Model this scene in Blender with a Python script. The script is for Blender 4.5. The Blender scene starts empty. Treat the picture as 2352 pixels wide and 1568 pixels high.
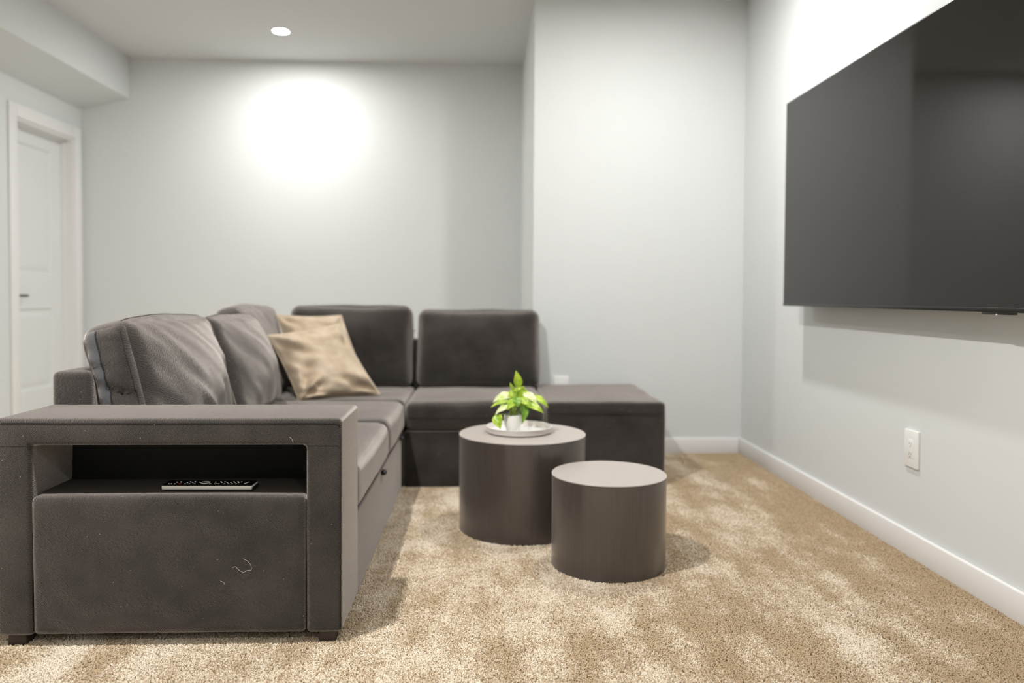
import bpy, bmesh, math, random
from mathutils import Vector, Matrix, noise

random.seed(7)
SC = bpy.context.scene
COL = SC.collection
PI = math.pi

# ------------------------------------------------------------------ camera
F_PX, YAW, PIT, ROLL, SHY = 1777.8, .0404, .0296, .0059, -50.97
CAM_H = .95
_r = Vector((math.cos(YAW), -math.sin(YAW), 0)); _f = Vector((math.sin(YAW), math.cos(YAW), 0)); _u = Vector((0, 0, 1))
FW = _f * math.cos(PIT) - _u * math.sin(PIT)
_u2 = _u * math.cos(PIT) + _f * math.sin(PIT)
RT = _r * math.cos(ROLL) + _u2 * math.sin(ROLL)
UP = _u2 * math.cos(ROLL) - _r * math.sin(ROLL)
cam_d = bpy.data.cameras.new('camera')
cam = bpy.data.objects.new('camera', cam_d)
COL.objects.link(cam)
cam.matrix_world = Matrix(((RT.x, UP.x, -FW.x, 0), (RT.y, UP.y, -FW.y, 0), (RT.z, UP.z, -FW.z, CAM_H), (0, 0, 0, 1)))
cam_d.sensor_width = 36
cam_d.lens = F_PX / 2352 * 36
cam_d.shift_y = SHY / 2352
cam_d.clip_start = .02
cam_d.dof.use_dof = True
cam_d.dof.focus_distance = 2.12
cam_d.dof.aperture_fstop = 1.6
SC.camera = cam

def at(px, py, Y):
    """point of the room on the plane y = Y seen at pixel px, py"""
    d = FW + RT * ((px - 1176) / F_PX) - UP * ((py - 784 - SHY) / F_PX)
    return Vector((0, 0, CAM_H)) + d * (Y / d.y)

# ------------------------------------------------------------------ light and exposure
world = bpy.data.worlds.new('world'); SC.world = world
world.use_nodes = True
world.node_tree.nodes['Background'].inputs[0].default_value = (0, 0, 0, 1)
world.node_tree.nodes['Background'].inputs[1].default_value = 0
SC.view_settings.view_transform = 'Standard'
SC.view_settings.look = 'None'
SC.view_settings.exposure = 0.0
SC.view_settings.gamma = 1
SC.view_settings.use_curve_mapping = False
# path depth and noise limits that keep the closed white room affordable
SC.cycles.max_bounces = 6
SC.cycles.diffuse_bounces = 4
SC.cycles.glossy_bounces = 3
SC.cycles.transmission_bounces = 2
SC.cycles.caustics_reflective = False
SC.cycles.caustics_refractive = False
SC.cycles.use_denoising = True
SC.cycles.use_adaptive_sampling = True
SC.cycles.adaptive_threshold = .1
SC.cycles.adaptive_min_samples = 16
LAMP_STRENGTH = 1980.0
LAMP_COLOR = (1.0, .99, .965)
# recessed ceiling lights: x, y; those behind the viewer are unseen, added as fill
LAMPS = [(-1.35, 5.31, .50, 'lit recessed round ceiling light in view near the far wall'),
         (.84, 3.40, .70, 'lit recessed ceiling light over the chaise end, above the picture'),
         (-.85, 1.66, 1.65, 'lit recessed ceiling light over the sofa arm, above the picture'),
         (-1.35, -.90, .22, 'added ceiling fill light on the door side, behind the viewer'),
         (.79, -.90, .50, 'added ceiling fill light on the television side, behind the viewer'),
         (-.28, -2.90, .25, 'farthest added ceiling fill light, far behind the viewer')]

# ------------------------------------------------------------------ room sizes
XR, XL = 1.582, -3.004
YB, YK, YF = 4.622, 5.978, -5.6
XB = .312
ZC = 2.722
XS, ZS, ZSL = -2.646, 2.415, 2.335

# ------------------------------------------------------------------ material helpers
def nt(name):
    m = bpy.data.materials.new(name); m.use_nodes = True
    t = m.node_tree
    return m, t, t.nodes['Principled BSDF']

def plain(name, col, rough=.6, metal=0, spec=.5, **kw):
    m, t, b = nt(name)
    b.inputs['Base Color'].default_value = (*col, 1)
    b.inputs['Roughness'].default_value = rough
    b.inputs['Metallic'].default_value = metal
    b.inputs['Specular IOR Level'].default_value = spec
    for k, v in kw.items():
        b.inputs[k].default_value = v
    return m

def ramp(t, fac, stops):
    r = t.nodes.new('ShaderNodeValToRGB')
    e = r.color_ramp.elements
    while len(e) < len(stops): e.new(.5)
    for i, (p, c) in enumerate(stops):
        e[i].position = p; e[i].color = (*c, 1) if len(c) == 3 else c
    t.links.new(fac, r.inputs[0])
    return r.outputs[0]

def noise_tex(t, vec, scale, detail=3, rough=.5):
    n = t.nodes.new('ShaderNodeTexNoise')
    n.inputs['Scale'].default_value = scale; n.inputs['Detail'].default_value = detail; n.inputs['Roughness'].default_value = rough
    if vec is not None: t.links.new(vec, n.inputs['Vector'])
    return n.outputs[0]

def mathn(t, op, a, b=None):
    n = t.nodes.new('ShaderNodeMath'); n.operation = op
    for i, x in enumerate((a, b)):
        if x is None: continue
        if isinstance(x, (int, float)): n.inputs[i].default_value = x
        else: t.links.new(x, n.inputs[i])
    return n.outputs[0]

def mixc(t, fac, a, b, mode='MIX'):
    n = t.nodes.new('ShaderNodeMix'); n.data_type = 'RGBA'; n.blend_type = mode
    for s, x in ((0, fac), (6, a), (7, b)):
        if isinstance(x, (int, float)): n.inputs[s].default_value = x
        elif isinstance(x, tuple): n.inputs[s].default_value = (*x, 1)
        else: t.links.new(x, n.inputs[s])
    return n.outputs[2]

def bump(t, b, h, strength, dist):
    n = t.nodes.new('ShaderNodeBump')
    n.inputs['Strength'].default_value = strength; n.inputs['Distance'].default_value = dist
    t.links.new(h, n.inputs['Height']); t.links.new(n.outputs[0], b.inputs['Normal'])

def geo_pos(t):
    return t.nodes.new('ShaderNodeNewGeometry').outputs['Position']

def paint(name, col, rough, bscale, bstr):
    m, t, b = nt(name)
    pos = geo_pos(t)
    n1 = noise_tex(t, pos, 1.3, 0)
    c = ramp(t, n1, [(.3, tuple(x * .985 for x in col)), (.7, col)])
    t.links.new(c, b.inputs['Base Color'])
    b.inputs['Roughness'].default_value = rough
    b.inputs['Specular IOR Level'].default_value = .3
    if bstr: bump(t, b, noise_tex(t, pos, bscale, 0), bstr, .002)
    return m

M_WALL = paint('wall_paint', (.725, .742, .742), .55, 260, 0)
M_CEIL = paint('ceiling_paint', (.68, .685, .685), .85, 160, .3)
M_TRIM = plain('trim_paint', (.84, .83, .825), .38)
M_DOOR = plain('door_paint', (.78, .795, .79), .4)

def fabric_mat(name, dark, light, weave=1.0):
    m, t, b = nt(name)
    tc = t.nodes.new('ShaderNodeNewGeometry').outputs['Position']
    # twill: diagonal yarns crossing on every face, wandering a little
    wander = mathn(t, 'MULTIPLY', noise_tex(t, tc, 140, 0), 7.0)
    w = []
    for dv in ((1, 1, 1), (1, -1, -1), (1, -1, 1)):
        dn = t.nodes.new('ShaderNodeVectorMath'); dn.operation = 'DOT_PRODUCT'
        t.links.new(tc, dn.inputs[0]); dn.inputs[1].default_value = dv
        ph = mathn(t, 'ADD', mathn(t, 'MULTIPLY', dn.outputs['Value'], 2 * PI / .0056), wander)
        w.append(mathn(t, 'ADD', mathn(t, 'MULTIPLY', mathn(t, 'SINE', ph), .5), .5))
    wv = mathn(t, 'MULTIPLY', mathn(t, 'ADD', mathn(t, 'ADD', w[0], w[1]), w[2]), .3333)
    grain = noise_tex(t, tc, 900, 0, .7)
    mott = noise_tex(t, tc, 7, 2, .6)
    f = mathn(t, 'ADD', mathn(t, 'MULTIPLY', wv, .65), mathn(t, 'MULTIPLY', grain, .35))
    f2 = mathn(t, 'ADD', f, mathn(t, 'MULTIPLY', mathn(t, 'SUBTRACT', mott, .5), .7))
    c = ramp(t, f2, [(.25, dark), (.80, light)])
    vo = t.nodes.new('ShaderNodeTexVoronoi'); vo.inputs['Scale'].default_value = 42
    t.links.new(tc, vo.inputs['Vector'])
    speck = mathn(t, 'MULTIPLY', mathn(t, 'LESS_THAN', vo.outputs['Distance'], .048), mathn(t, 'GREATER_THAN', noise_tex(t, tc, 11, 0), .51))
    c = mixc(t, speck, c, (.42, .39, .36))
    t.links.new(c, b.inputs['Base Color'])
    b.inputs['Roughness'].default_value = .92
    b.inputs['Specular IOR Level'].default_value = .15
    b.inputs['Sheen Weight'].default_value = 1
    b.inputs['Sheen Roughness'].default_value = 0.47
    b.inputs['Sheen Tint'].default_value = (1, .91, .85, 1)
    h = mathn(t, 'ADD', mathn(t, 'MULTIPLY', wv, 1.0), mathn(t, 'MULTIPLY', grain, .6))
    bump(t, b, h, .8 * weave, .0014)
    return m

M_FAB = fabric_mat('charcoal_fabric', (.0065, .0055, .005), (.060, .0515, .0465))
M_STRIP = fabric_mat('slate_strip_fabric', (.034, .038, .044), (.098, .106, .118), .6)
M_SEAM = plain('seam_thread', (.014, .012, .011), .9)
M_SHELF_SHADE = plain('shelf_shaded_fabric', (.075, .064, .057), .95, spec=.1)  # arm fabric again, sheen left out to paint in the shade over the shelf
M_BACK_SHADE = plain('back_shaded_fabric', (.012, .011, .010), .95)  # deep shade at the back of the arm opening, painted into the cloth
M_LEG = plain('dark_wood_leg', (.045, .032, .026), .5)
M_BLACKPL = plain('black_plastic', (.012, .012, .012), .35)

def pillow_mat():
    m, t, b = nt('beige_velvet')
    pos = geo_pos(t)
    n1 = noise_tex(t, pos, 14, 3, .6)
    c = ramp(t, n1, [(.3, (.52, .40, .285)), (.7, (.66, .545, .415))])
    t.links.new(c, b.inputs['Base Color'])
    b.inputs['Roughness'].default_value = .8
    b.inputs['Specular IOR Level'].default_value = .2
    b.inputs['Sheen Weight'].default_value = .35; b.inputs['Sheen Roughness'].default_value = .35
    b.inputs['Sheen Tint'].default_value = (1, .93, .82, 1)
    bump(t, b, noise_tex(t, pos, 500, 2), .2, .001)
    return m
M_PIL = pillow_mat()

def wood_mat(name, dark, light, rough, coat=0.0, spec=.5, sheen_wt=0.0):
    m, t, b = nt(name)
    tc = t.nodes.new('ShaderNodeTexCoord').outputs['Object']
    mp = t.nodes.new('ShaderNodeMapping'); t.links.new(tc, mp.inputs[0])
    mp.inputs['Scale'].default_value = (60, 60, 1.6)
    n1 = noise_tex(t, mp.outputs[0], 3, 5, .65)
    c = ramp(t, n1, [(.3, dark), (.72, light)])
    t.links.new(c, b.inputs['Base Color'])
    b.inputs['Roughness'].default_value = rough
    b.inputs['Specular IOR Level'].default_value = spec
    b.inputs['Coat Weight'].default_value = coat
    b.inputs['Sheen Weight'].default_value = sheen_wt
    b.inputs['Sheen Roughness'].default_value = .68
    b.inputs['Sheen Tint'].default_value = (1, .9, .84, 1)
    b.inputs['Coat Roughness'].default_value = .30
    bump(t, b, n1, .12, .0006)
    return m
M_WOOD = wood_mat('espresso_veneer', (.030, .022, .018), (.064, .050, .042), .33, coat=.6, spec=.6, sheen_wt=.12)
M_TOP_LIT = wood_mat('espresso_veneer_lit_top', (.055, .043, .037), (.085, .068, .059), .36, coat=1.0, spec=.8, sheen_wt=1.0)  # side veneer again, lit look of the top put into colour and sheen

# ------------------------------------------------------------------ mesh helpers
def link(o, parent=None):
    COL.objects.link(o)
    if parent is not None: o.parent = parent
    return o

def mesh_obj(name, bm, mat, parent=None, smooth=True, loc=None):
    me = bpy.data.meshes.new(name)
    bmesh.ops.recalc_face_normals(bm, faces=bm.faces)
    bm.to_mesh(me); bm.free()
    if smooth:
        for p in me.polygons: p.use_smooth = True
    if mat is not None: me.materials.append(mat)
    o = bpy.data.objects.new(name, me)
    link(o, parent)
    if loc is not None: o.location = loc
    return o

def empty(name, loc=(0, 0, 0), label=None, cat=None, group=None):
    o = bpy.data.objects.new(name, None)
    o.empty_display_size = .1
    COL.objects.link(o); o.location = loc
    if label: tag(o, label, cat, group)
    return o

def tag(o, label, cat, group=None):
    o['label'] = label; o['category'] = cat
    if group: o['group'] = group
    return o

def struct(o):
    o['kind'] = 'structure'
    return o

def bm_box(bm, x0, x1, y0, y1, z0, z1):
    vs = [bm.verts.new((x, y, z)) for z in (z0, z1) for y in (y0, y1) for x in (x0, x1)]
    for f in ((0, 2, 3, 1), (4, 5, 7, 6), (0, 1, 5, 4), (2, 6, 7, 3), (0, 4, 6, 2), (1, 3, 7, 5)):
        bm.faces.new([vs[i] for i in f])
    return vs

def box(name, x0, x1, y0, y1, z0, z1, mat, parent=None, bev=0, seg=3, rel=None):
    """box in world coordinates; rel = location of the parent empty"""
    if rel is None and parent is not None: rel = ROOTS.get(parent.name, Vector((0, 0, 0)))
    ox = Vector(rel) if rel is not None else Vector((0, 0, 0))
    bm = bmesh.new()
    bm_box(bm, x0 - ox.x, x1 - ox.x, y0 - ox.y, y1 - ox.y, z0 - ox.z, z1 - ox.z)
    if bev: bmesh.ops.bevel(bm, geom=bm.edges[:], offset=bev, segments=seg, affect='EDGES', profile=.5)
    o = mesh_obj(name, bm, mat, parent, smooth=bool(bev))
    if bev:
        mark_sharp(o)
    return o

def mark_sharp(o, ang=50):
    try:
        o.data.set_sharp_from_angle(angle=math.radians(ang))
    except Exception:
        pass

ROOTS = {}
def root(name, loc, label, cat, group=None):
    o = empty(name, loc, label, cat, group)
    ROOTS[o.name] = Vector(loc)
    return o

def tube(name, pts, r, mat, parent=None, sides=8, rel=None, closed=False, radii=None):
    if rel is None and parent is not None: rel = ROOTS.get(parent.name, Vector((0, 0, 0)))
    ox = Vector(rel) if rel is not None else Vector((0, 0, 0))
    bm = bmesh.new()
    pts = [Vector(p) - ox for p in pts]
    rings = []; n = len(pts)
    prev = None
    for i, p in enumerate(pts):
        a = pts[(i - 1) % n] if (closed or i) else pts[0]
        c = pts[(i + 1) % n] if (closed or i < n - 1) else pts[-1]
        tg = (c - a).normalized()
        up = prev if prev is not None else (Vector((0, 0, 1)) if abs(tg.z) < .9 else Vector((1, 0, 0)))
        s = tg.cross(up)
        if s.length < 1e-6: s = tg.orthogonal()
        s.normalize(); u = s.cross(tg).normalized(); prev = u
        rr = radii[i] if radii else r
        rings.append([bm.verts.new(p + (s * math.cos(k * 2 * PI / sides) + u * math.sin(k * 2 * PI / sides)) * rr) for k in range(sides)])
    m = n if closed else n - 1
    for i in range(m):
        A, B = rings[i], rings[(i + 1) % n]
        for k in range(sides):
            bm.faces.new((A[k], A[(k + 1) % sides], B[(k + 1) % sides], B[k]))
    if not closed:
        bm.faces.new(rings[0][::-1]); bm.faces.new(rings[-1])
    return mesh_obj(name, bm, mat, parent)

def lathe(name, prof, mat, parent=None, seg=64, loc=(0, 0, 0), sharp=40):
    bm = bmesh.new()
    rings = []
    for (r, z) in prof:
        if r < 1e-6:
            rings.append([bm.verts.new((0, 0, z))])
        else:
            rings.append([bm.verts.new((r * math.cos(2 * PI * k / seg), r * math.sin(2 * PI * k / seg), z)) for k in range(seg)])
    for A, B in zip(rings, rings[1:]):
        for k in range(seg):
            k2 = (k + 1) % seg
            if len(A) == 1 and len(B) == 1: continue
            if len(A) == 1: bm.faces.new((A[0], B[k], B[k2]))
            elif len(B) == 1: bm.faces.new((A[k], A[k2], B[0]))
            else: bm.faces.new((A[k], A[k2], B[k2], B[k]))
    o = mesh_obj(name, bm, mat, parent, True, loc)
    mark_sharp(o, sharp)
    return o

# ------------------------------------------------------------------ the room shell
T = .12
struct(box('floor', XL - T, XR + T, YF - T, YK + T, -.12, 0, None)).data.materials.append(plain('carpet_backing', (.36, .28, .19), .95))
FLOOR = bpy.data.objects['floor']
struct(box('ceiling', XL - T, XR + T, YF - T, YK + T, ZC, ZC + T, M_CEIL))
struct(box('wall_right', XR, XR + T, YF - T, YB, 0, ZC, M_WALL))
struct(box('wall_front', XL - T, XR + T, YF - T, YF, 0, ZC, M_WALL))
struct(box('wall_back', XL - T, XB, YK, YK + T, 0, ZC, M_WALL))
struct(box('wall_projection', XB, XR + T, YB, YK + T, 0, ZC, M_WALL, bev=0))

# left wall with the door opening
DY0, DY1, DZ = 5.14, 5.865, 2.092
bm = bmesh.new()
bm_box(bm, XL - T, XL, YF - T, DY0, 0, ZC)
bm_box(bm, XL - T, XL, DY1, YK, 0, ZC)
bm_box(bm, XL - T, XL, DY0, DY1, DZ, ZC)
struct(mesh_obj('wall_left', bm, M_WALL, None, False))

# dropped soffit along the left wall
bm = bmesh.new()
prof = [(XL, ZC), (XL, ZSL), (XS, ZS), (XS, ZC)]
a = [bm.verts.new((x, YF, z)) for x, z in prof]; b_ = [bm.verts.new((x, YK, z)) for x, z in prof]
bm.faces.new(a); bm.faces.new(b_[::-1])
for i in range(4): bm.faces.new((a[i], a[(i + 1) % 4], b_[(i + 1) % 4], b_[i]))
struct(mesh_obj('ceiling_soffit', bm, M_CEIL, None, False)).data.materials[0] = M_WALL

# baseboards: square stock with an eased top edge
def baseboard(name, pts_x, pts_y, h=.102):
    return struct(box(name, *pts_x, *pts_y, 0, h, M_TRIM, bev=.0075, seg=3))
BT = .014
baseboard('baseboard_right', (XR - BT, XR), (YF, YB))
baseboard('baseboard_projection', (XB - BT, XR - BT), (YB - BT, YB))
baseboard('baseboard_return', (XB - BT, XB), (YB, YK))
baseboard('baseboard_back', (XL, XB - BT), (YK - BT, YK))
baseboard('baseboard_left', (XL, XL + BT), (YF, 5.06))

# door with casing
CW = .082
box_door = struct(empty('door_1', (XL - .09, (DY0 + DY1) / 2, 0)))
ROOTS[box_door.name] = Vector(box_door.location)
SX = XL - .088                                   # face of the slab
D0, D1, DT = DY0 + .018, DY1 - .018, DZ - .02
pan = [(1.085, 1.965), (.285, .845)]
PY0, PY1 = D0 + .125, D1 - .125
bm = bmesh.new()
bm_box(bm, SX - .035, SX, D0, PY0, .012, DT); bm_box(bm, SX - .035, SX, PY1, D1, .012, DT)
for z0, z1 in ((.012, pan[1][0]), (pan[1][1], pan[0][0]), (pan[0][1], DT)):
    bm_box(bm, SX - .035, SX, PY0, PY1, z0, z1)
o = Vector(box_door.location); bmesh.ops.translate(bm, verts=bm.verts, vec=-o)
mesh_obj('door_slab', bm, M_DOOR, box_door, False)
for z0, z1 in pan:
    # recessed panel: sloped moulding ring, flat sunk field
    bm = bmesh.new(); w = .022
    rings = []
    for dx, ins in ((0, 0), (-.012, .008), (-.012, w), (-.005, w + .03)):
        rings.append([bm.verts.new((SX + dx - o.x, y - o.y, z)) for y, z in ((PY0 + ins, z0 + ins), (PY1 - ins, z0 + ins), (PY1 - ins, z1 - ins), (PY0 + ins, z1 - ins))])
    for A, B in zip(rings, rings[1:]):
        for k in range(4): bm.faces.new((A[k], A[(k + 1) % 4], B[(k + 1) % 4], B[k]))
    bm.faces.new(rings[-1])
    mesh_obj('door_panel', bm, M_DOOR, box_door, False)
# jamb
bm = bmesh.new()
bm_box(bm, XL - T, XL + .002, DY0 - .001, D0 - .003, 0, DZ); bm_box(bm, XL - T, XL + .002, D1 + .003, DY1 + .001, 0, DZ)
bm_box(bm, XL - T, XL + .002, D0 - .003, D1 + .003, DT + .003, DZ + .001)
bm_box(bm, SX, SX + .03, D1 - .008, D1 + .003, 0, DT + .003); bm_box(bm, SX, SX + .03, D0 - .003, D0 + .008, 0, DT + .003)
bm_box(bm, SX, SX + .03, D0, D1, DT - .008, DT + .003)
bmesh.ops.translate(bm, verts=bm.verts, vec=-o)
mesh_obj('door_jamb', bm, M_TRIM, box_door, False)
# lever handle
hy, hz = D0 + .062, .935
h = lathe('door_handle', [(0, 0), (.026, 0), (.026, .006), (.022, .009), (.010, .011), (.010, .05), (0, .05)], M_BLACKPL, box_door, 24)
h.rotation_euler = (0, PI / 2, 0); h.location = (SX - o.x, hy - o.y, hz - o.z)
lv = tube('lever', [(0, 0, .045), (0, .03, .047), (0, .10, .045), (0, .125, .042)], .0085, M_BLACKPL, h, 10, rel=(0, 0, 0))
# casing
tr = struct(empty('trim_1', (XL, (DY0 + DY1) / 2, 0))); ROOTS[tr.name] = Vector(tr.location)
box('casing', XL, XL + .018, DY0 - CW + .004, DY0 + .004, 0, DZ + CW, M_TRIM, tr, bev=.003, seg=2)
box('casing', XL, XL + .018, DY1 - .004, DY1 + CW - .004, 0, DZ + CW, M_TRIM, tr, bev=.003, seg=2)
box('casing', XL, XL + .018, DY0 + .004, DY1 - .004, DZ - .004, DZ + CW, M_TRIM, tr, bev=.003, seg=2)

# ------------------------------------------------------------------ carpet pile
def carpet_mat():
    m, t, b = nt('carpet_yarn')
    pos = geo_pos(t)
    # brushed nap: strokes along the room, scuffs across them, plain strip beside the wall
    mp = t.nodes.new('ShaderNodeMapping'); t.links.new(pos, mp.inputs[0])
    mp.inputs['Rotation'].default_value = (0, 0, math.radians(-4)); mp.inputs['Scale'].default_value = (8.0, 1.9, 0)
    n1 = noise_tex(t, mp.outputs[0], 1.0, 3.0, .55)
    mp2 = t.nodes.new('ShaderNodeMapping'); t.links.new(pos, mp2.inputs[0])
    mp2.inputs['Scale'].default_value = (1, 1, 0); mp2.inputs['Location'].default_value = (3.1, 1.7, 0)
    n2 = noise_tex(t, mp2.outputs[0], 5.5, 5, .7)
    nap = mathn(t, 'ADD', mathn(t, 'MULTIPLY', n1, .55), mathn(t, 'MULTIPLY', n2, .45))
    sx = t.nodes.new('ShaderNodeSeparateXYZ'); t.links.new(pos, sx.inputs[0])
    def smooth(a, b_, lo, hi):
        r_ = t.nodes.new('ShaderNodeMapRange'); r_.interpolation_type = 'SMOOTHSTEP'
        for q, v_ in zip((1, 2, 3, 4), (a, b_, lo, hi)): r_.inputs[q].default_value = v_
        t.links.new(sx.outputs[0], r_.inputs[0]); return r_.outputs[0]
    nap = mathn(t, 'ADD', nap, smooth(1.15, 1.42, 0, -.10))
    nap = mathn(t, 'ADD', nap, smooth(.1, .6, .018, -.026))
    rnd = t.nodes.new('ShaderNodeObjectInfo').outputs['Random']
    f = mathn(t, 'ADD', nap, mathn(t, 'MULTIPLY', mathn(t, 'SUBTRACT', rnd, .5), .20))
    c = ramp(t, f, [(.40, (.53, .405, .265)), (.49, (.63, .505, .36)), (.575, (.86, .77, .64))])
    t.links.new(c, b.inputs['Base Color'])
    b.inputs['Roughness'].default_value = .95
    b.inputs['Specular IOR Level'].default_value = .1
    b.inputs['Sheen Weight'].default_value = .3; b.inputs['Sheen Roughness'].default_value = .4
    return m
M_CARPET = carpet_mat()
FLOOR.data.materials[0] = M_CARPET

def tuft_mesh():
    """one twisted cut-pile tuft: a four-sided yarn, fatter at the bloomed tip"""
    bm = bmesh.new()
    prof = [(0, .0013), (.0045, .0018), (.0085, .0021), (.0100, .0012)]
    rings = []
    for i, (z, r) in enumerate(prof):
        rings.append([bm.verts.new((r * math.cos(k * PI / 2 + i * .5) + .0004 * i, r * math.sin(k * PI / 2 + i * .5), z)) for k in range(4)])
    for A, B in zip(rings, rings[1:]):
        for k in range(4): bm.faces.new((A[k], A[(k + 1) % 4], B[(k + 1) % 4], B[k]))
    bm.faces.new(rings[-1])
    me = bpy.data.meshes.new('carpet_tuft'); bm.to_mesh(me); bm.free()
    me.materials.append(M_CARPET)
    return me

def carpet():
    me = bpy.data.meshes.new('carpet_pile')
    # visible floor only: right of the sofa, in front of the arm, behind the tables
    quads = [(-1.9, XR - BT, 1.3, 2.45), (-.40, XR - BT, 2.45, 3.83), (.88, XR - BT, 3.83, YB - BT)]
    vs, fs = [], []
    for x0, x1, y0, y1 in quads:
        i = len(vs); vs += [(x0, y0, 0), (x1, y0, 0), (x1, y1, 0), (x0, y1, 0)]; fs.append((i, i + 1, i + 2, i + 3))
    me.from_pydata(vs, [], fs); me.materials.append(M_CARPET)
    ob = bpy.data.objects.new('carpet_pile', me); COL.objects.link(ob)
    tuft = bpy.data.objects.new('carpet_tuft', tuft_mesh())
    g = bpy.data.node_groups.new('carpet_pile', 'GeometryNodeTree')
    g.interface.new_socket('Geometry', in_out='INPUT', socket_type='NodeSocketGeometry')
    g.interface.new_socket('Geometry', in_out='OUTPUT', socket_type='NodeSocketGeometry')
    n = g.nodes; L = g.links.new
    gi = n.new('NodeGroupInput'); go = n.new('NodeGroupOutput')
    dp = n.new('GeometryNodeDistributePointsOnFaces'); dp.inputs['Density'].default_value = 95000
    L(gi.outputs[0], dp.inputs['Mesh'])
    oi = n.new('GeometryNodeObjectInfo'); oi.inputs['Object'].default_value = tuft
    ip = n.new('GeometryNodeInstanceOnPoints')
    L(dp.outputs['Points'], ip.inputs['Points']); L(oi.outputs['Geometry'], ip.inputs['Instance'])
    rv = n.new('FunctionNodeRandomValue'); rv.data_type = 'FLOAT_VECTOR'
    rv.inputs[0].default_value = (-.5, -.5, 0); rv.inputs[1].default_value = (.5, .5, 6.28)
    L(rv.outputs[0], ip.inputs['Rotation'])
    rs = n.new('FunctionNodeRandomValue'); rs.data_type = 'FLOAT'
    rs.inputs[2].default_value = .8; rs.inputs[3].default_value = 1.2
    L(rs.outputs[1], ip.inputs['Scale'])
    L(ip.outputs[0], go.inputs[0])
    md = ob.modifiers.new('pile', 'NODES'); md.node_group = g
    ob['kind'] = 'stuff'
    tag(ob, 'beige cut pile carpet covering the floor', 'carpet')
carpet()

# ------------------------------------------------------------------ soft shapes
def soft_map(p, half, r, bul):
    """cube point p in [-1,1]^3 -> rounded box with bulging faces"""
    q = Vector((p[0] * half[0], p[1] * half[1], p[2] * half[2]))
    inn = Vector([max(-(half[i] - r), min(half[i] - r, q[i])) for i in range(3)])
    d = q - inn
    if d.length > 1e-9: q = inn + d.normalized() * r
    for i in range(3):
        j, k = (i + 1) % 3, (i + 2) % 3
        w = (1 - p[j] ** 2) * (1 - p[k] ** 2)
        s = p[i]
        bb = bul[i][1] if s > 0 else bul[i][0]
        q[i] += s ** 3 * bb * w if abs(s) > .5 else 0
    return q

def soft_box(name, half, r, bul, mat, parent, M, n=(14, 14, 14), wrinkle=None):
    """M: matrix local -> parent space"""
    bm = bmesh.new()
    cache = {}
    def V(p):
        key = tuple(round(c, 5) for c in p)
        if key not in cache:
            q = soft_map(p, half, r, bul)
            if wrinkle: q = q + wrinkle(p, q)
            cache[key] = bm.verts.new(M @ q)
        return cache[key]
    def par(i, m): return math.sin((2 * i / m - 1) * PI / 2)
    for ax in range(3):
        j, k = (ax + 1) % 3, (ax + 2) % 3
        for sgn in (-1, 1):
            for a in range(n[j]):
                for b in range(n[k]):
                    fs = []
                    for da, db in ((0, 0), (1, 0), (1, 1), (0, 1)):
                        p = [0, 0, 0]; p[ax] = sgn; p[j] = par(a + da, n[j]); p[k] = par(b + db, n[k])
                        fs.append(V(p))
                    if len(set(fs)) == 4: bm.faces.new(fs)
    return mesh_obj(name, bm, mat, parent)

def soft_rect(name, x0, x1, y0, y1, z0, z1, r, bul, mat, parent, wrinkle=None, n=(14, 14, 10)):
    c = Vector(((x0 + x1) / 2, (y0 + y1) / 2, (z0 + z1) / 2)) - ROOTS[parent.name]
    return soft_box(name, ((x1 - x0) / 2, (y1 - y0) / 2, (z1 - z0) / 2), r, bul, mat, parent, Matrix.Translation(c), n, wrinkle)

def nz(v, s=1.0, o=0): return noise.noise(Vector(v) * s + Vector((o, o * 1.7, o * .3)))

# ------------------------------------------------------------------ sectional sofa
SF = root('sectional_sofa', (-.6, 3.2, 0), 'charcoal fabric L-shaped sectional sofa with open-shelf arm and chaise end', 'sofa')
AX0, AX1, AY0, AY1 = -1.285, -.372, 2.088, 2.37
AZ0, AZ1 = .036, .619
IX0, IX1 = -1.190, -.468                       # inside faces of the two posts
def arm_wr(p, q): return Vector((0, 0, 0))
soft = ((0, 0), (.002, .004), (0, 0))
Z0B = ((0, 0), (0, 0), (0, 0))
# the arm: one upholstered frame (two posts joined by the top), a sunk panel, a shelf
bm = bmesh.new()
prof = [(AX0, AZ0), (IX0, AZ0), (IX0, AZ1 - .072), (IX1, AZ1 - .072), (IX1, AZ0), (AX1, AZ0), (AX1, AZ1), (AX0, AZ1)]
o_ = ROOTS[SF.name]
fr_ = [bm.verts.new((x - o_.x, AY0 - o_.y, z - o_.z)) for x, z in prof]
bk_ = [bm.verts.new((x - o_.x, AY1 - o_.y, z - o_.z)) for x, z in prof]
bm.faces.new(fr_); bm.faces.new(bk_[::-1])
for k in range(8): bm.faces.new((fr_[k], fr_[(k + 1) % 8], bk_[(k + 1) % 8], bk_[k]))
bmesh.ops.recalc_face_normals(bm, faces=bm.faces)
bmesh.ops.bevel(bm, geom=bm.edges[:], offset=.013, segments=5, affect='EDGES', profile=.5)
mark_sharp(mesh_obj('arm_frame', bm, M_FAB, SF), 60)
def panel_wr(p, q):
    return Vector((0, -.004 * nz((q.x * 5, 0, q.z * 5), 1, 3) if p[1] < 0 else 0, 0))
soft_rect('arm_panel', IX0 + .001, IX1 - .001, AY0 - .004, AY0 + .045, AZ0 + .003, .411, .014, ((0, 0), (.007, 0), (0, .002)), M_FAB, SF, panel_wr, n=(34, 6, 20))
box('arm_shelf', IX0, IX1, AY0 + .03, AY1 - .06, .385, .412, M_SHELF_SHADE, SF, bev=.003)
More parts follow.
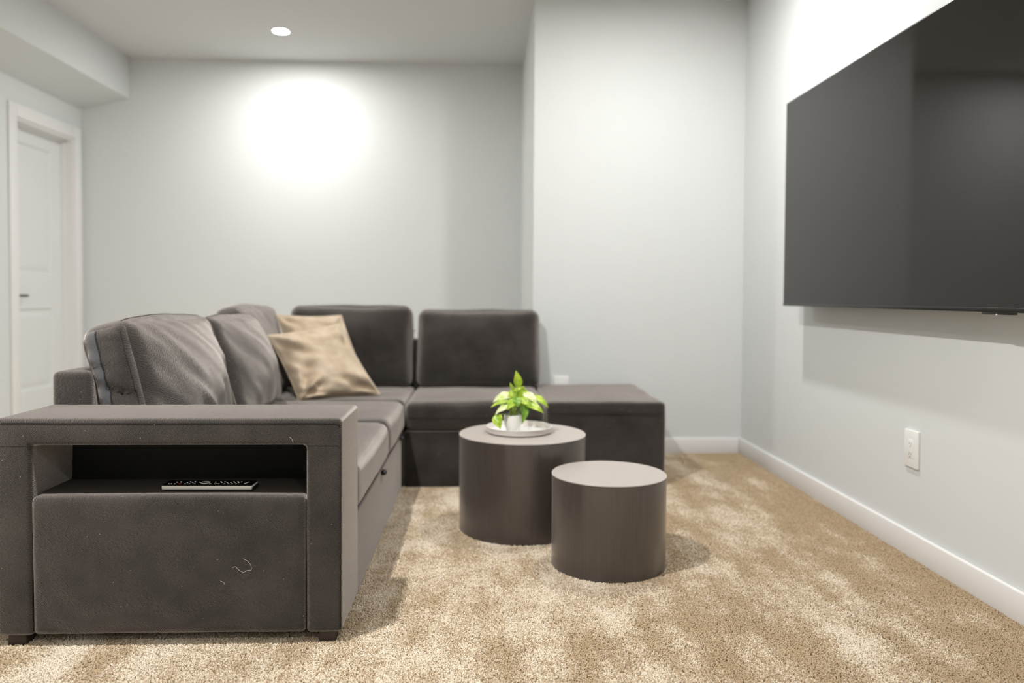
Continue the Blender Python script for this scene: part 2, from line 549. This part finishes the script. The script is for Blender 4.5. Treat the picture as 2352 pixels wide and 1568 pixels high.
soft_rect('arm_back_panel', IX0, IX1, AY1 - .078, AY1 - .05, AZ0, AZ1 - .07, .006, ((0, 0), (.01, 0), (0, 0)), M_BACK_SHADE, SF,
          lambda p, q: Vector((0, .012 * nz((q.x * 9 + q.z * 7, 0, q.z * 3)) if p[1] < 0 else 0, 0)), n=(30, 4, 12))
# seams of the arm
e = .0016
fy = AY0 + .0012
tube('arm_seam', [(AX0 + .012, fy + .003, AZ1 - .018)] + [(x, fy - .0008, AZ1 - .0125 + .0012 * nz((x * 7, 0, 0))) for x in [AX0 + .02 + k * (AX1 - AX0 - .04) / 24 for k in range(25)]] + [(AX1 - .006, fy, AZ1 - .018)], .0016, M_SEAM, SF, 6)
tube('arm_seam', [(AX1 - .0055, AY0 + .003, AZ1 - .02)] + [(AX1 - .0042, AY0 + .0024 + .0006 * nz((0, 0, z * 9)), z) for z in [AZ1 - .07 - k * (AZ1 - .07 - AZ0 - .01) / 16 for k in range(17)]], .0015, M_SEAM, SF, 6)
for xa, xb in ((IX1 + .004, AX1 - .008), (IX0 - .004, AX0 + .008)):
    tube('arm_seam', [(xa, AY0 + .0006, AZ1 - .073), (xb, AY0 + .0006, AZ1 - .0735)], .0010, M_SEAM, SF, 6)
for x in (IX0, IX1):
    tube('arm_seam', [(x, AY0 + .0045, .40), (x, AY0 + .0045, AZ0 + .012)], .0020, M_SEAM, SF, 6)
# legs
for x0, x1 in ((-1.262, -1.214), (-.437, -.392)):
    for y0 in (AY0 + .012, AY1 - .075):
        box('leg', x0, x1, y0, y0 + .05, .004, AZ0 + .004, M_LEG, SF, bev=.003, seg=2)

# left run: plinth, back frame, seat cushions
BX0 = -1.295
box('base', BX0, -.386, AY1 - .004, 3.80, .004, .268, M_FAB, SF, bev=.008)
box('back_frame', BX0, -1.175, AY1 + .01, 4.60, .26, .715, M_FAB, SF, bev=.018, seg=4)
def seat_wr(s):
    def f(p, q):
        up = .006 * nz((q.x * 5, q.y * 5, 0), 1, s) if p[2] > .3 else 0
        return Vector((.004 * nz((0, q.y * 6, q.z * 6), 1, s) if p[0] > .5 else 0, 0, up))
    return f
SB = ((0, .006), (0, 0), (0, .008))
soft_rect('seat_cushion', -1.19, -.374, AY1 + .002, 3.195, .274, .434, .045, SB, M_FAB, SF, seat_wr(1), n=(20, 20, 12))
soft_rect('seat_cushion', -1.19, -.374, 3.199, 3.842, .274, .434, .045, SB, M_FAB, SF, seat_wr(2), n=(20, 20, 12))
soft_rect('seat_cushion', -1.19, -.376, 3.846, 4.52, .274, .430, .03, ((0, 0), (0, 0), (0, .006)), M_FAB, SF, seat_wr(3), n=(20, 20, 12))
box('corner_base', BX0, -.378, 3.803, 4.60, .004, .268, M_FAB, SF, bev=.008)
for y, z in ((3.03, .262), (3.72, .268)):
    t_ = bmesh.new()
    bm_box(t_, -.386, -.366, y - .016, y + .016, z - .012, z + .006)
    bmesh.ops.bevel(t_, geom=t_.edges[:], offset=.004, segments=2, affect='EDGES')
    bmesh.ops.translate(t_, verts=t_.verts, vec=-ROOTS[SF.name])
    mesh_obj('pull_tab', t_, M_BLACKPL, SF)

# back run: plinth, back frame, seat
FB = 3.792
box('base', -.372, .322, FB + .006, 4.60, .006, .284, M_FAB, SF, bev=.008)
box('back_frame', -1.17, XB - .004, 4.475, 4.60, .26, .70, M_FAB, SF, bev=.018, seg=4)
soft_rect('seat_cushion', -.372, .323, FB - .006, 4.50, .290, .430, .038, ((0, 0), (.008, 0), (0, .008)), M_FAB, SF, seat_wr(4), n=(20, 20, 12))
tube('seat_seam', [(-.355 + k * .066, FB - .0105 - .004 * (1 - abs(k / 5 - 1)), .352) for k in range(11)], .0012, M_SEAM, SF, 6)
# chaise: storage box with a padded lid
soft_rect('chaise', .3245, .922, FB, 4.601, .004, .429, .020, ((0, 0), (.004, 0), (0, .004)), M_FAB, SF, seat_wr(5), n=(22, 22, 18))
tube('chaise_seam', [(.335, FB + .02, .374), (.345, FB - .002, .374)] + [(.36 + k * .054, FB - .0035, .374) for k in range(11)] + [(.922, FB + .02, .374), (.923, 4.0, .374), (.923, 4.58, .374)], .0013, M_SEAM, SF, 6)

# back cushions
def back_cushion(c, half, r, bul, rx, ry, rz, seed, amp, n, mat=M_FAB, fold=(0, 0)):
    M = Matrix.Translation(Vector(c) - ROOTS[SF.name]) @ Matrix.Rotation(rz, 4, 'Z') @ Matrix.Rotation(ry, 4, 'Y') @ Matrix.Rotation(rx, 4, 'X')
    def wr(p, q):
        d = Vector((nz(q, 6, seed), nz(q, 6, seed + 9), nz(q, 6, seed + 17))) * amp
        if fold[0]:
            # drag folds: diagonal on the long face, nearly level on the ends
            a, l = (q.y + q.z * fold[1]), (q.y - q.z * fold[1])
            n1 = nz((a * 11, l * 2.4, 0), 1, seed); n2 = nz((a * 23, l * 5, 2), 1, seed + 3)
            kf = fold[0] * ((1 - 2.2 * abs(n1)) * .7 + .45 * n2)
            m1 = nz((q.z * 19 + q.x * 7, q.x * 5, 0), 1, seed + 7); m2 = nz((q.z * 40 + q.x * 12, q.x * 11, 3), 1, seed + 8)
            ke = fold[0] * 1.25 * ((1 - 2.2 * abs(m1)) * .7 + .4 * m2)
            wx = max(0, (abs(p[0]) - .6) / .4); wy = max(0, (abs(p[1]) - .6) / .4); wz = 1 - .6 * max(0, p[2])
            d += Vector((kf * (1 if p[0] > 0 else -1) * wx * (1 - wy ** 4), ke * (1 if p[1] > 0 else -1) * wy * (1 - wx ** 4), .5 * kf * max(0, p[2]))) * wz
        return d
    o = soft_box('back_cushion', half, r, bul, mat, SF, M, n, wr)
    ROOTS[o.name] = Vector((0, 0, 0))
    def surf(p, off=0):
        q = soft_map(p, half, r, bul); q = q + wr(p, q)
        nrm = Vector((p[0] if abs(p[0]) > .95 else 0, p[1] if abs(p[1]) > .95 else 0, p[2] if abs(p[2]) > .95 else 0))
        if nrm.length: nrm.normalize()
        return M @ (q + nrm * off)
    return o, surf

R = math.radians
# three leaning on the left back frame, nearest first
c1, s1 = back_cushion((-1.085, 2.715, .640), (.082, .318, .222), .045, ((.01, .085), (.010, .0), (0, .022)), 0, R(-14), R(-3), 2, .004, (20, 60, 50), fold=(.012, 1))
c2, s2 = back_cushion((-1.058, 3.345, .640), (.080, .315, .214), .045, ((.01, .085), (.01, .01), (0, .018)), 0, R(-17), R(1), 6, .004, (18, 54, 44), fold=(.012, 1))
c3, s3 = back_cushion((-1.150, 3.985, .655), (.070, .295, .232), .055, ((.01, .022), (.01, .01), (0, .02)), 0, R(-13), R(-3), 11, .006, (14, 36, 34), fold=(.010, 1))
# the two along the back wall side
c4, s4 = back_cushion((-.742, 4.500, .652), (.350, .085, .234), .05, ((0, 0), (.075, .01), (0, .008)), R(-12), 0, 0, 21, .005, (34, 14, 26))
c5, s5 = back_cushion((-.010, 4.495, .640), (.352, .085, .224), .05, ((0, 0), (.075, .01), (0, .006)), R(-12), 0, 0, 31, .005, (34, 14, 26))

def seam_on(c, surf, ps, r=.0016, off=.0005, mat=M_SEAM, name='seam'):
    return tube(name, [surf(p, off) for p in ps], r, mat, c, 6, rel=(0, 0, 0))
def fr(a, b, n): return [a + (b - a) * k / n for k in range(n + 1)]
# nearest cushion: slate strip down its end, seams beside it and along the front edge
def strip(c, surf, pa, pb, off, mat, name):
    bm = bmesh.new(); rows = []
    for t in fr(-.97, .97, 30):
        rows.append([bm.verts.new(surf((u, -1, t), off)) for u in fr(pa, pb, 6)])
    for A, B in zip(rows, rows[1:]):
        for k in range(len(A) - 1): bm.faces.new((A[k], A[k + 1], B[k + 1], B[k]))
    # give the strip cloth thickness
    geom = bmesh.ops.extrude_face_region(bm, geom=bm.faces[:])
    for v in [g for g in geom['geom'] if isinstance(g, bmesh.types.BMVert)]: v.co.y += .004
    return mesh_obj(name, bm, mat, c)
for c in (c1, c2, c3, c4, c5): c.parent = SF
strip(c1, s1, -.80, -.22, .0022, M_STRIP, 'zip_strip')
seam_on(c1, s1, [(-.22, -1, t) for t in fr(-.95, .95, 30)], .0020, .002)
seam_on(c1, s1, [(.72, -1, t) for t in fr(-.95, .9, 30)], .0014)
seam_on(c1, s1, [(.60, y, 1) for y in fr(-.9, .9, 30)], .0014)
seam_on(c2, s2, [(.60, y, 1) for y in fr(-.9, .9, 30)], .0014)
seam_on(c4, s4, [(x, -.6, 1) for x in fr(-.93, .93, 30)], .0013)
seam_on(c5, s5, [(x, -.6, 1) for x in fr(-.93, .93, 30)], .0013)
# metal snap hook joining the two rear cushions
o = lathe('snap_button', [(0, .006), (.006, .005), (.009, .002), (.009, 0), (0, 0)], plain('steel', (.55, .53, .5), .3, 1), SF, 16)
o.rotation_euler = (PI / 2, 0, 0); o.location = Vector((-.381, 4.452, .755)) - ROOTS[SF.name]

# ------------------------------------------------------------------ throw pillows
def throw_pillow(name, TL, TR, BR, BL, thick, label, seed, scrunch=0):
    base = Vector(((BL + BR) / 2)); base.z = min(BL.z, BR.z)
    rt = root(name, base, label, 'pillow', 'beige throw pillows')
    nrm = ((TR - TL).cross(BL - TL)).normalized()
    if nrm.y > 0: nrm = -nrm                       # towards the room
    n = 44
    def P(u, v, s):
        k = .055
        uu = u * (1 - k * (1 - v * v)); vv = v * (1 - k * (1 - u * u))
        a = (uu + 1) / 2; b = (vv + 1) / 2
        p = (BL * (1 - a) + BR * a) * (1 - b) + (TL * (1 - a) + TR * a) * b
        prof = ((1 - u ** 4) * (1 - v ** 4)) ** .62
        h = thick * prof
        # gathers running in from the corners and edges
        g = 0
        for cu, cv, kk in ((-1, 1, 7), (-1, -1, 9), (1, -1, 6), (1, 1, 5)):
            du, dv = u - cu, v - cv
            rr = math.hypot(du, dv); an = math.atan2(dv, du)
            g += .030 * math.sin(an * kk + seed + 2 * nz((rr * 2, an, seed))) * math.exp(-((rr - .45) / .33) ** 2)
        g += .022 * nz((u * 1.6 - v * .6, v * 3.2 + u, seed), 1.2, 0) * (1.2 - u * .6)
        g += .010 * nz((u * 4 - v * 2, v * 7 + u * 2, seed), 1, 4)
        h += g * min(1, prof * 1.3) * (1.0 if scrunch else .7)
        if scrunch:
            e = math.exp(-(((u + .62) / .34) ** 2 + ((v + .9) / .22) ** 2))
            h += scrunch * e * (.5 + .5 * math.sin((v + .25 * u) * 26))
        return p + nrm * h * s - base
    obs = []
    bm = bmesh.new(); g = {}
    for s in (1, -1):
        for i in range(n + 1):
            for j in range(n + 1):
                u = math.sin((2 * i / n - 1) * PI / 2); v = math.sin((2 * j / n - 1) * PI / 2)
                edge = i in (0, n) or j in (0, n)
                if edge and s == -1: g[(s, i, j)] = g[(1, i, j)]
                else: g[(s, i, j)] = bm.verts.new(P(u, v, s if not edge else 0))
        for i in range(n):
            for j in range(n):
                q = [g[(s, i, j)], g[(s, i + 1, j)], g[(s, i + 1, j + 1)], g[(s, i, j + 1)]]
                bm.faces.new(q)
    cover = mesh_obj('cover', bm, M_PIL, rt)
    pts = []
    for k in range(40): pts.append(P(-1 + k / 20, 1, 0))
    for k in range(40): pts.append(P(1, 1 - k / 20, 0))
    for k in range(40): pts.append(P(1 - k / 20, -1, 0))
    for k in range(40): pts.append(P(-1, -1 + k / 20, 0))
    tube('piping', pts, .0035, M_PIL, rt, 6, rel=(0, 0, 0), closed=True)
    return rt

throw_pillow('throw_pillow', at(634, 722, 4.150), at(784, 724, 4.300), at(848, 886, 4.20), at(690, 905, 4.06), .055,
             'beige throw pillow at the back, half hidden behind the front pillow', 3.3)
throw_pillow('throw_pillow', at(614, 770, 3.930), at(779, 743, 4.130), at(873, 905, 4.01), at(688, 924, 3.87), .080,
             'crumpled beige throw pillow in front, leaning in the sofa corner', 1.1, scrunch=.03)

# ------------------------------------------------------------------ nesting drum tables
def drum_table(cx, cy, h, r, label):
    rt = root('drum_table', (cx, cy, 0), label, 'side table', 'nesting drum tables')
    tz = h - .004
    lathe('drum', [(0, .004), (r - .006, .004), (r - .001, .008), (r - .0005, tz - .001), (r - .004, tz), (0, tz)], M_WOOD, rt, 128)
    lathe('table_top', [(0, tz), (r - .001, tz), (r, tz + .001), (r, h - .0015), (r - .0015, h), (0, h)], M_TOP_LIT, rt, 128)
    return rt
drum_table(.4548, 2.7023, .329, .2014, 'smaller, lower dark wood drum table with an empty top')
drum_table(.1725, 3.1474, .3925, .2577, 'larger, taller dark wood drum table carrying the round tray')

# ------------------------------------------------------------------ tray
TX, TY, TZ = .160, 3.165, .3925
M_TRAY = plain('tray_metal', (.86, .82, .78), .3, .25, .6)
M_TRAYIN = plain('tray_enamel', (.92, .90, .87), .3)
tray = root('round_tray', (TX, TY, TZ), 'round pale metal tray with a low rim on the taller drum table', 'tray')
lathe('rim', [(.124, .0005), (.128, .0008), (.1335, .006), (.1350, .024), (.1365, .0265), (.1345, .0275), (.1322, .0262), (.1308, .008), (.126, .005)], M_TRAY, tray, 96)
lathe('tray_floor', [(0, .0004), (.1255, .0004), (.1265, .004), (0, .004)], M_TRAYIN, tray, 96)

# ------------------------------------------------------------------ potted plant
PX, PY = .133, 3.135
PZ = TZ + .0042
def leaf_mat(name, c0, c1, var):
    m, t, b = nt(name)
    tc = t.nodes.new('ShaderNodeTexCoord').outputs['Object']
    n1 = noise_tex(t, tc, 38, 3, .6)
    c = ramp(t, n1, [(.40 - var, c0), (.62, c1)])
    t.links.new(c, b.inputs['Base Color'])
    b.inputs['Roughness'].default_value = .38
    b.inputs['Transmission Weight'].default_value = 0
    b.inputs['Subsurface Weight'].default_value = .25
    b.inputs['Subsurface Radius'].default_value = (.01, .02, .004)
    b.inputs['Subsurface Scale'].default_value = .3
    return m
M_LIME = leaf_mat('lime_leaf', (.30, .46, .022), (.50, .62, .06), 0)
M_PALE = leaf_mat('variegated_leaf', (.50, .64, .16), (.80, .85, .56), .05)
M_GREEN = leaf_mat('green_leaf', (.10, .24, .020), (.26, .42, .05), 0)
M_STEM = plain('plant_stem', (.36, .50, .10), .5)
M_POT = plain('white_ceramic', (.88, .87, .85), .22)
M_SOIL = plain('potting_soil', (.06, .04, .028), .95)
pl = root('potted_pothos', (PX, PY, PZ), 'lime green trailing plant in a small white ceramic pot on the tray', 'plant')
lathe('pot', [(0, 0), (.021, 0), (.024, .002), (.033, .026), (.0375, .050), (.0370, .068), (.0355, .073), (.0335, .073), (.0340, .064), (.0330, .058), (0, .058)], M_POT, pl, 48)
lathe('soil', [(0, .0605), (.020, .0600), (.0325, .0585), (.0325, .056), (0, .056)], M_SOIL, pl, 24)

def leaf(base, tip, width, mat, out, curl=.25, cup=.18):
    """heart shaped leaf from stalk joint to tip; out = direction its face looks"""
    base = Vector(base) - ROOTS[pl.name]; tip = Vector(tip) - ROOTS[pl.name]
    ax = tip - base; Ln = ax.length; ax.normalize()
    nrm = (Vector(out) - ax * Vector(out).dot(ax)).normalized()
    sd = ax.cross(nrm)
    bm = bmesh.new(); nu, nv = 12, 8
    top, bot = {}, {}
    for i in range(nu + 1):
        t = i / nu
        w = (math.sin(PI * min(1, t ** .62)) ** .8 * (1 - .25 * t)) * width / 2 if 0 < t < 1 else .0006
        for j in range(nv + 1):
            s = j / nv * 2 - 1
            back = -.13 * Ln * (abs(s) ** 1.5) * max(0, 1 - t * 3.2)        # heart lobes
            h = curl * Ln * (-4 * (t - .45) ** 2 + .8) * .35 + cup * width * (abs(s) ** 1.6) * math.sin(PI * t) + .03 * width * math.sin(t * 14 + s * 3)
            p = base + ax * (t * Ln + back) + sd * (s * w) + nrm * h
            top[i, j] = bm.verts.new(p + nrm * .0005); bot[i, j] = bm.verts.new(p - nrm * .0005)
    for i in range(nu):
        for j in range(nv):
            bm.faces.new((top[i, j], top[i + 1, j], top[i + 1, j + 1], top[i, j + 1]))
            bm.faces.new((bot[i, j], bot[i, j + 1], bot[i + 1, j + 1], bot[i + 1, j]))
    for j in range(nv):
        bm.faces.new((top[0, j], top[0, j + 1], bot[0, j + 1], bot[0, j])); bm.faces.new((top[nu, j], bot[nu, j], bot[nu, j + 1], top[nu, j + 1]))
    for i in range(nu):
        bm.faces.new((top[i, 0], bot[i, 0], bot[i + 1, 0], top[i + 1, 0])); bm.faces.new((top[i, nv], top[i + 1, nv], bot[i + 1, nv], bot[i, nv]))
    lf = mesh_obj('leaf', bm, mat, pl)
    # midrib and stalk
    rib = [base + ax * (t * Ln) + nrm * (curl * Ln * (-4 * (t - .45) ** 2 + .8) * .35 + .0007 + .03 * width * math.sin(t * 14)) for t in fr(.02, .9, 8)]
    tube('midrib', rib, .0006, M_STEM, lf, 5, rel=(0, 0, 0))
    b0 = Vector((random.uniform(-.014, .014), random.uniform(-.012, .012), .059))
    mid = (b0 + base) / 2 + Vector((0, 0, .022))
    st = [b0 * (1 - t) ** 2 + mid * 2 * t * (1 - t) + (base + nrm * (curl * Ln * -.003)) * t * t for t in fr(0, 1, 8)]
    tube('stalk', st, .0014, M_STEM, lf, 6, rel=(0, 0, 0))

def cp(x, y, Y): return at(1100 + x / 8.71, 840 + y / 8.71, Y)
LV = [  # base, tip (close-up coordinates), depths, width, material, facing
    ((790, 400), (742, 100), 3.145, 3.140, .0255, M_LIME, (.1, -1, .2)),
    ((690, 470), (622, 335), 3.150, 3.145, .010, M_LIME, (-.3, -1, .1)),
    ((790, 760), (900, 400), 3.150, 3.170, .044, M_LIME, (.3, -.9, .35)),
    ((690, 800), (660, 450), 3.140, 3.165, .030, M_LIME, (-.3, -.9, .3)),
    ((640, 590), (280, 715), 3.165, 3.150, .030, M_PALE, (-.2, -.7, .8)),
    ((600, 720), (240, 815), 3.130, 3.095, .018, M_LIME, (-.1, -.6, .9)),
    ((590, 800), (330, 960), 3.110, 3.075, .020, M_PALE, (-.2, -.8, .6)),
    ((360, 1000), (430, 1262), 3.085, 3.060, .030, M_LIME, (-.3, -1, .3)),
    ((930, 560), (1160, 770), 3.140, 3.110, .027, M_PALE, (.3, -.8, .6)),
    ((1090, 620), (1390, 830), 3.150, 3.130, .024, M_LIME, (.4, -.7, .6)),
    ((960, 760), (1300, 940), 3.115, 3.080, .026, M_LIME, (.2, -.8, .6)),
    ((900, 780), (870, 1155), 3.105, 3.090, .026, M_GREEN, (.5, -.9, .2)),
    ((720, 700), (560, 880), 3.105, 3.080, .024, M_LIME, (-.2, -.9, .5)),
    ((820, 680), (1060, 800), 3.110, 3.085, .022, M_LIME, (.2, -.9, .5)),
    ((760, 640), (780, 830), 3.100, 3.085, .026, M_GREEN, (0, -1, .4)),
    ((740, 560), (600, 700), 3.165, 3.190, .030, M_GREEN, (-.2, -.9, .5)),
    ((860, 560), (990, 700), 3.175, 3.200, .032, M_LIME, (.2, -.9, .5)),
    ((800, 600), (820, 400), 3.190, 3.215, .034, M_LIME, (.0, -.9, .5)),
]
for b0, t0, yb_, yt_, w_, m_, o_ in LV:
    leaf(cp(*b0, yb_), cp(*t0, yt_), w_ * 1.55, m_, o_)

# ------------------------------------------------------------------ remote control
rc = root('remote_control', (-.747, 2.164, .4128), 'long black remote control with silver edge lying on the sofa arm shelf', 'remote')
M_SILVER = plain('silver_plastic', (.90, .87, .82), .35)
M_BTN = plain('white_print', (.85, .84, .82), .5)
M_RED = plain('red_button', (.75, .06, .04), .4)
M_GLOSS = plain('gloss_black', (.008, .008, .008), .15)
RL, RW = .122, .027
box('body', -RL + .003, RL + .004, -RW + .002, RW, .0004, .009, M_BLACKPL, rc, bev=.003, rel=(0, 0, 0))
fc = box('face', -RL, RL, -RW, RW, .0135, .0160, M_GLOSS, rc, bev=.001, seg=2, rel=(0, 0, 0))
box('edge_band', -RL - .0005, RL + .0005, -RW - .001, RW + .001, .0035, .0137, M_SILVER, rc, bev=.0022, seg=3, rel=(0, 0, 0))
def button(x, y, rx, ry, mat=M_BTN, name='button'):
    bm = bmesh.new(); seg = 12
    A = [bm.verts.new((x + rx * math.cos(2 * PI * k / seg), y + ry * math.sin(2 * PI * k / seg), .0155)) for k in range(seg)]
    B = [bm.verts.new((x + rx * .8 * math.cos(2 * PI * k / seg), y + ry * .8 * math.sin(2 * PI * k / seg), .0171)) for k in range(seg)]
    for k in range(seg): bm.faces.new((A[k], A[(k + 1) % seg], B[(k + 1) % seg], B[k]))
    bm.faces.new(B)
    return mesh_obj(name, bm, mat, rc)
button(-.078, -.014, .0042, .0036, M_RED, 'power_button')
for x, y in ((-.108, -.014), (-.101, -.014), (-.092, -.014), (-.094, .006), (-.084, .010), (-.064, -.014), (-.063, .000), (-.058, .010), (-.052, -.014), (-.049, .002),
             (-.046, .012), (-.038, -.014), (-.030, .004), (.012, .006), (.017, -.014), (.022, -.012), (.028, -.014), (.026, .010), (.031, .002), (.037, .010), (.043, -.014), (.047, .000), (.054, -.014),
             (.057, .000), (.062, .010), (.065, -.014), (.068, .001), (.073, .010), (.076, -.014), (.078, .000), (.083, .009)):
    button(x, y, .0026, .0024)
# directional ring
bm = bmesh.new(); seg = 32
for k in range(seg):
    a0, a1 = 2 * PI * k / seg, 2 * PI * (k + 1) / seg
    f = []
    for a, rr in ((a0, .0105), (a1, .0105), (a1, .0128), (a0, .0128)):
        f.append(bm.verts.new((-.012 + rr * math.cos(a), -.003 + rr * math.sin(a), .0168 if rr > .011 else .0172)))
    bm.faces.new(f)
bmesh.ops.remove_doubles(bm, verts=bm.verts, dist=1e-5)
bmesh.ops.solidify(bm, geom=bm.faces[:], thickness=.0012)
mesh_obj('direction_ring', bm, M_SILVER, rc)
button(.005, -.014, .0042, .0024)
tube('emblem_bar', [(.0985, -.011, .0162), (.104, .008, .0162)], .0014, M_SILVER, rc, 6, rel=(0, 0, 0))
button(.0985, -.011, .0030, .0026, M_SILVER, 'emblem_dot')
rc.rotation_euler = (0, 0, R(-1.0))

# ------------------------------------------------------------------ stray hair on the arm
M_HAIR = plain('pale_hair', (.62, .58, .54), .5)
def hair(hp, Y, r, label):
    hq = []
    for a, b_, c_, d_ in zip([hp[0]] + hp, hp, hp[1:], hp[2:] + [hp[-1]]):
        for k in range(5):
            t = k / 5
            hq.append([.5 * (2 * q + (u - p) * t + (2 * p - 5 * q + 4 * u - v) * t * t + (3 * q - p - 3 * u + v) * t ** 3) for p, q, u, v in zip(a, b_, c_, d_)])
    return tag(tube('hair_strand', [at(u, v, Y) for u, v in hq], r, M_HAIR, None, 5), label, 'hair', 'stray hairs on the sofa arm')
hair([(533, 1304), (541, 1301), (549, 1309), (560, 1314), (566, 1310), (577, 1308), (576, 1298), (568, 1288), (556, 1282)], AY0 - .0125, .0004, 'longest pale looped hair clinging to the sofa arm front panel')
hair([(506, 1334), (511, 1336), (515, 1339), (513, 1343)], AY0 - .0125, .0004, 'tiny pale curl of lint just below the looped hair')
hair([(664, 1003), (670, 1008), (673, 1018)], AY0 - .0008, .0004, 'short pale hair above the right end of the arm shelf')

# ------------------------------------------------------------------ television
TVX = 1.457
TY0, TY1, TZ0, TZ1 = 1.960, 3.680, .9126, 1.8795
tv = root('television', (XR, (TY0 + TY1) / 2, TZ0), 'large flat black television mounted on the right wall', 'television')
def scr_mat():
    m, t, b = nt('screen_glass')
    b.inputs['Base Color'].default_value = (.009, .0065, .005, 1)
    b.inputs['Roughness'].default_value = .055
    b.inputs['Specular IOR Level'].default_value = .46
    return m
box('panel_frame', TVX + .0015, TVX + .030, TY0, TY1, TZ0, TZ1, M_BLACKPL, tv, bev=.002, seg=2)
box('screen', TVX, TVX + .004, TY0 + .006, TY1 - .006, TZ0 + .014, TZ1 - .006, scr_mat(), tv)
box('bottom_bezel', TVX - .001, TVX + .004, TY0 + .002, TY1 - .002, TZ0 + .001, TZ0 + .0135, M_BLACKPL, tv, bev=.001, seg=2)
box('rear_housing', TVX + .0285, TVX + .066, TY0 + .16, TY1 - .16, TZ0 + .06, TZ1 - .22, M_BLACKPL, tv, bev=.012)
br = box('wall_bracket', TVX + .064, XR - .001, 2.50, 3.06, 1.22, 1.58, plain('bracket_steel', (.03, .03, .03), .5, .6), tv, bev=.004)
ir = box('sensor_bar', TVX + .003, TVX + .024, 2.078, 2.201, TZ0 - .0065, TZ0 + .002, M_BLACKPL, tv, bev=.002, seg=2)
ROOTS[ir.name] = ROOTS[tv.name]
box('indicator', TVX + .0015, TVX + .006, 2.133, 2.137, TZ0 - .0075, TZ0 - .0035, M_SILVER, ir, bev=.0005, seg=1)

# ------------------------------------------------------------------ wall outlets
M_PLATE = plain('outlet_plastic', (.86, .86, .84), .3)
M_SLOT = plain('outlet_slot', (.10, .09, .085), .7)
def outlet(loc, rz, label):
    rt = root('wall_outlet', loc, label, 'outlet', 'wall outlets')
    rt.rotation_euler = (0, 0, rz)
    # local: -y faces the room, z up, centre at origin
    k = (0, 0, 0)
    box('cover_plate', -.0445, .0445, -.0085, -.0002, -.068, .068, M_PLATE, rt, bev=.0022, rel=k)
    ins = box('receptacle', -.0175, .0175, -.0098, -.004, -.034, .034, M_PLATE, rt, bev=.0012, rel=k)
    for z in (-.0185, .0185):
        for x, w, h in ((-.0063, .0012, .0042), (.0063, .0012, .0034)):
            box('slot', x - w, x + w, -.0100, -.0060, z - h, z + h, M_SLOT, ins, rel=k)
        gp = lathe('ground_hole', [(0, 0), (.0024, 0), (.0024, .003), (0, .003)], M_SLOT, ins, 12)
        gp.rotation_euler = (PI / 2, 0, 0); gp.location = (0, -.0070, z - .0095)
    return rt
outlet((XR, 2.755, .4015), -PI / 2, 'white wall outlet low on the right wall below the television')
outlet((.484, YB, .4045), 0, 'white wall outlet on the back wall, mostly hidden behind the chaise')

# ------------------------------------------------------------------ recessed ceiling lights
M_RING = plain('downlight_trim', (.85, .85, .84), .4)
def lens_mat(k):
    m = bpy.data.materials.new('downlight_lens'); m.use_nodes = True
    t = m.node_tree
    for n_ in list(t.nodes):
        if n_.type != 'OUTPUT_MATERIAL': t.nodes.remove(n_)
    em = t.nodes.new('ShaderNodeEmission'); em.inputs[0].default_value = (*LAMP_COLOR, 1); em.inputs[1].default_value = LAMP_STRENGTH * k
    t.links.new(em.outputs[0], [n_ for n_ in t.nodes if n_.type == 'OUTPUT_MATERIAL'][0].inputs[0])
    return m
for x, y, k, lab in LAMPS:
    rt = root('ceiling_or_fill_light', (x, y, ZC), lab, 'ceiling light', 'recessed ceiling lights')
    lathe('trim_ring', [(.049, -.0005), (.050, -.005), (.062, -.0055), (.066, -.003), (.067, -.0002), (.049, -.0002)], M_RING, rt, 48)
    lathe('lens', [(0, -.0034), (.0492, -.0032)], lens_mat(k), rt, 20)
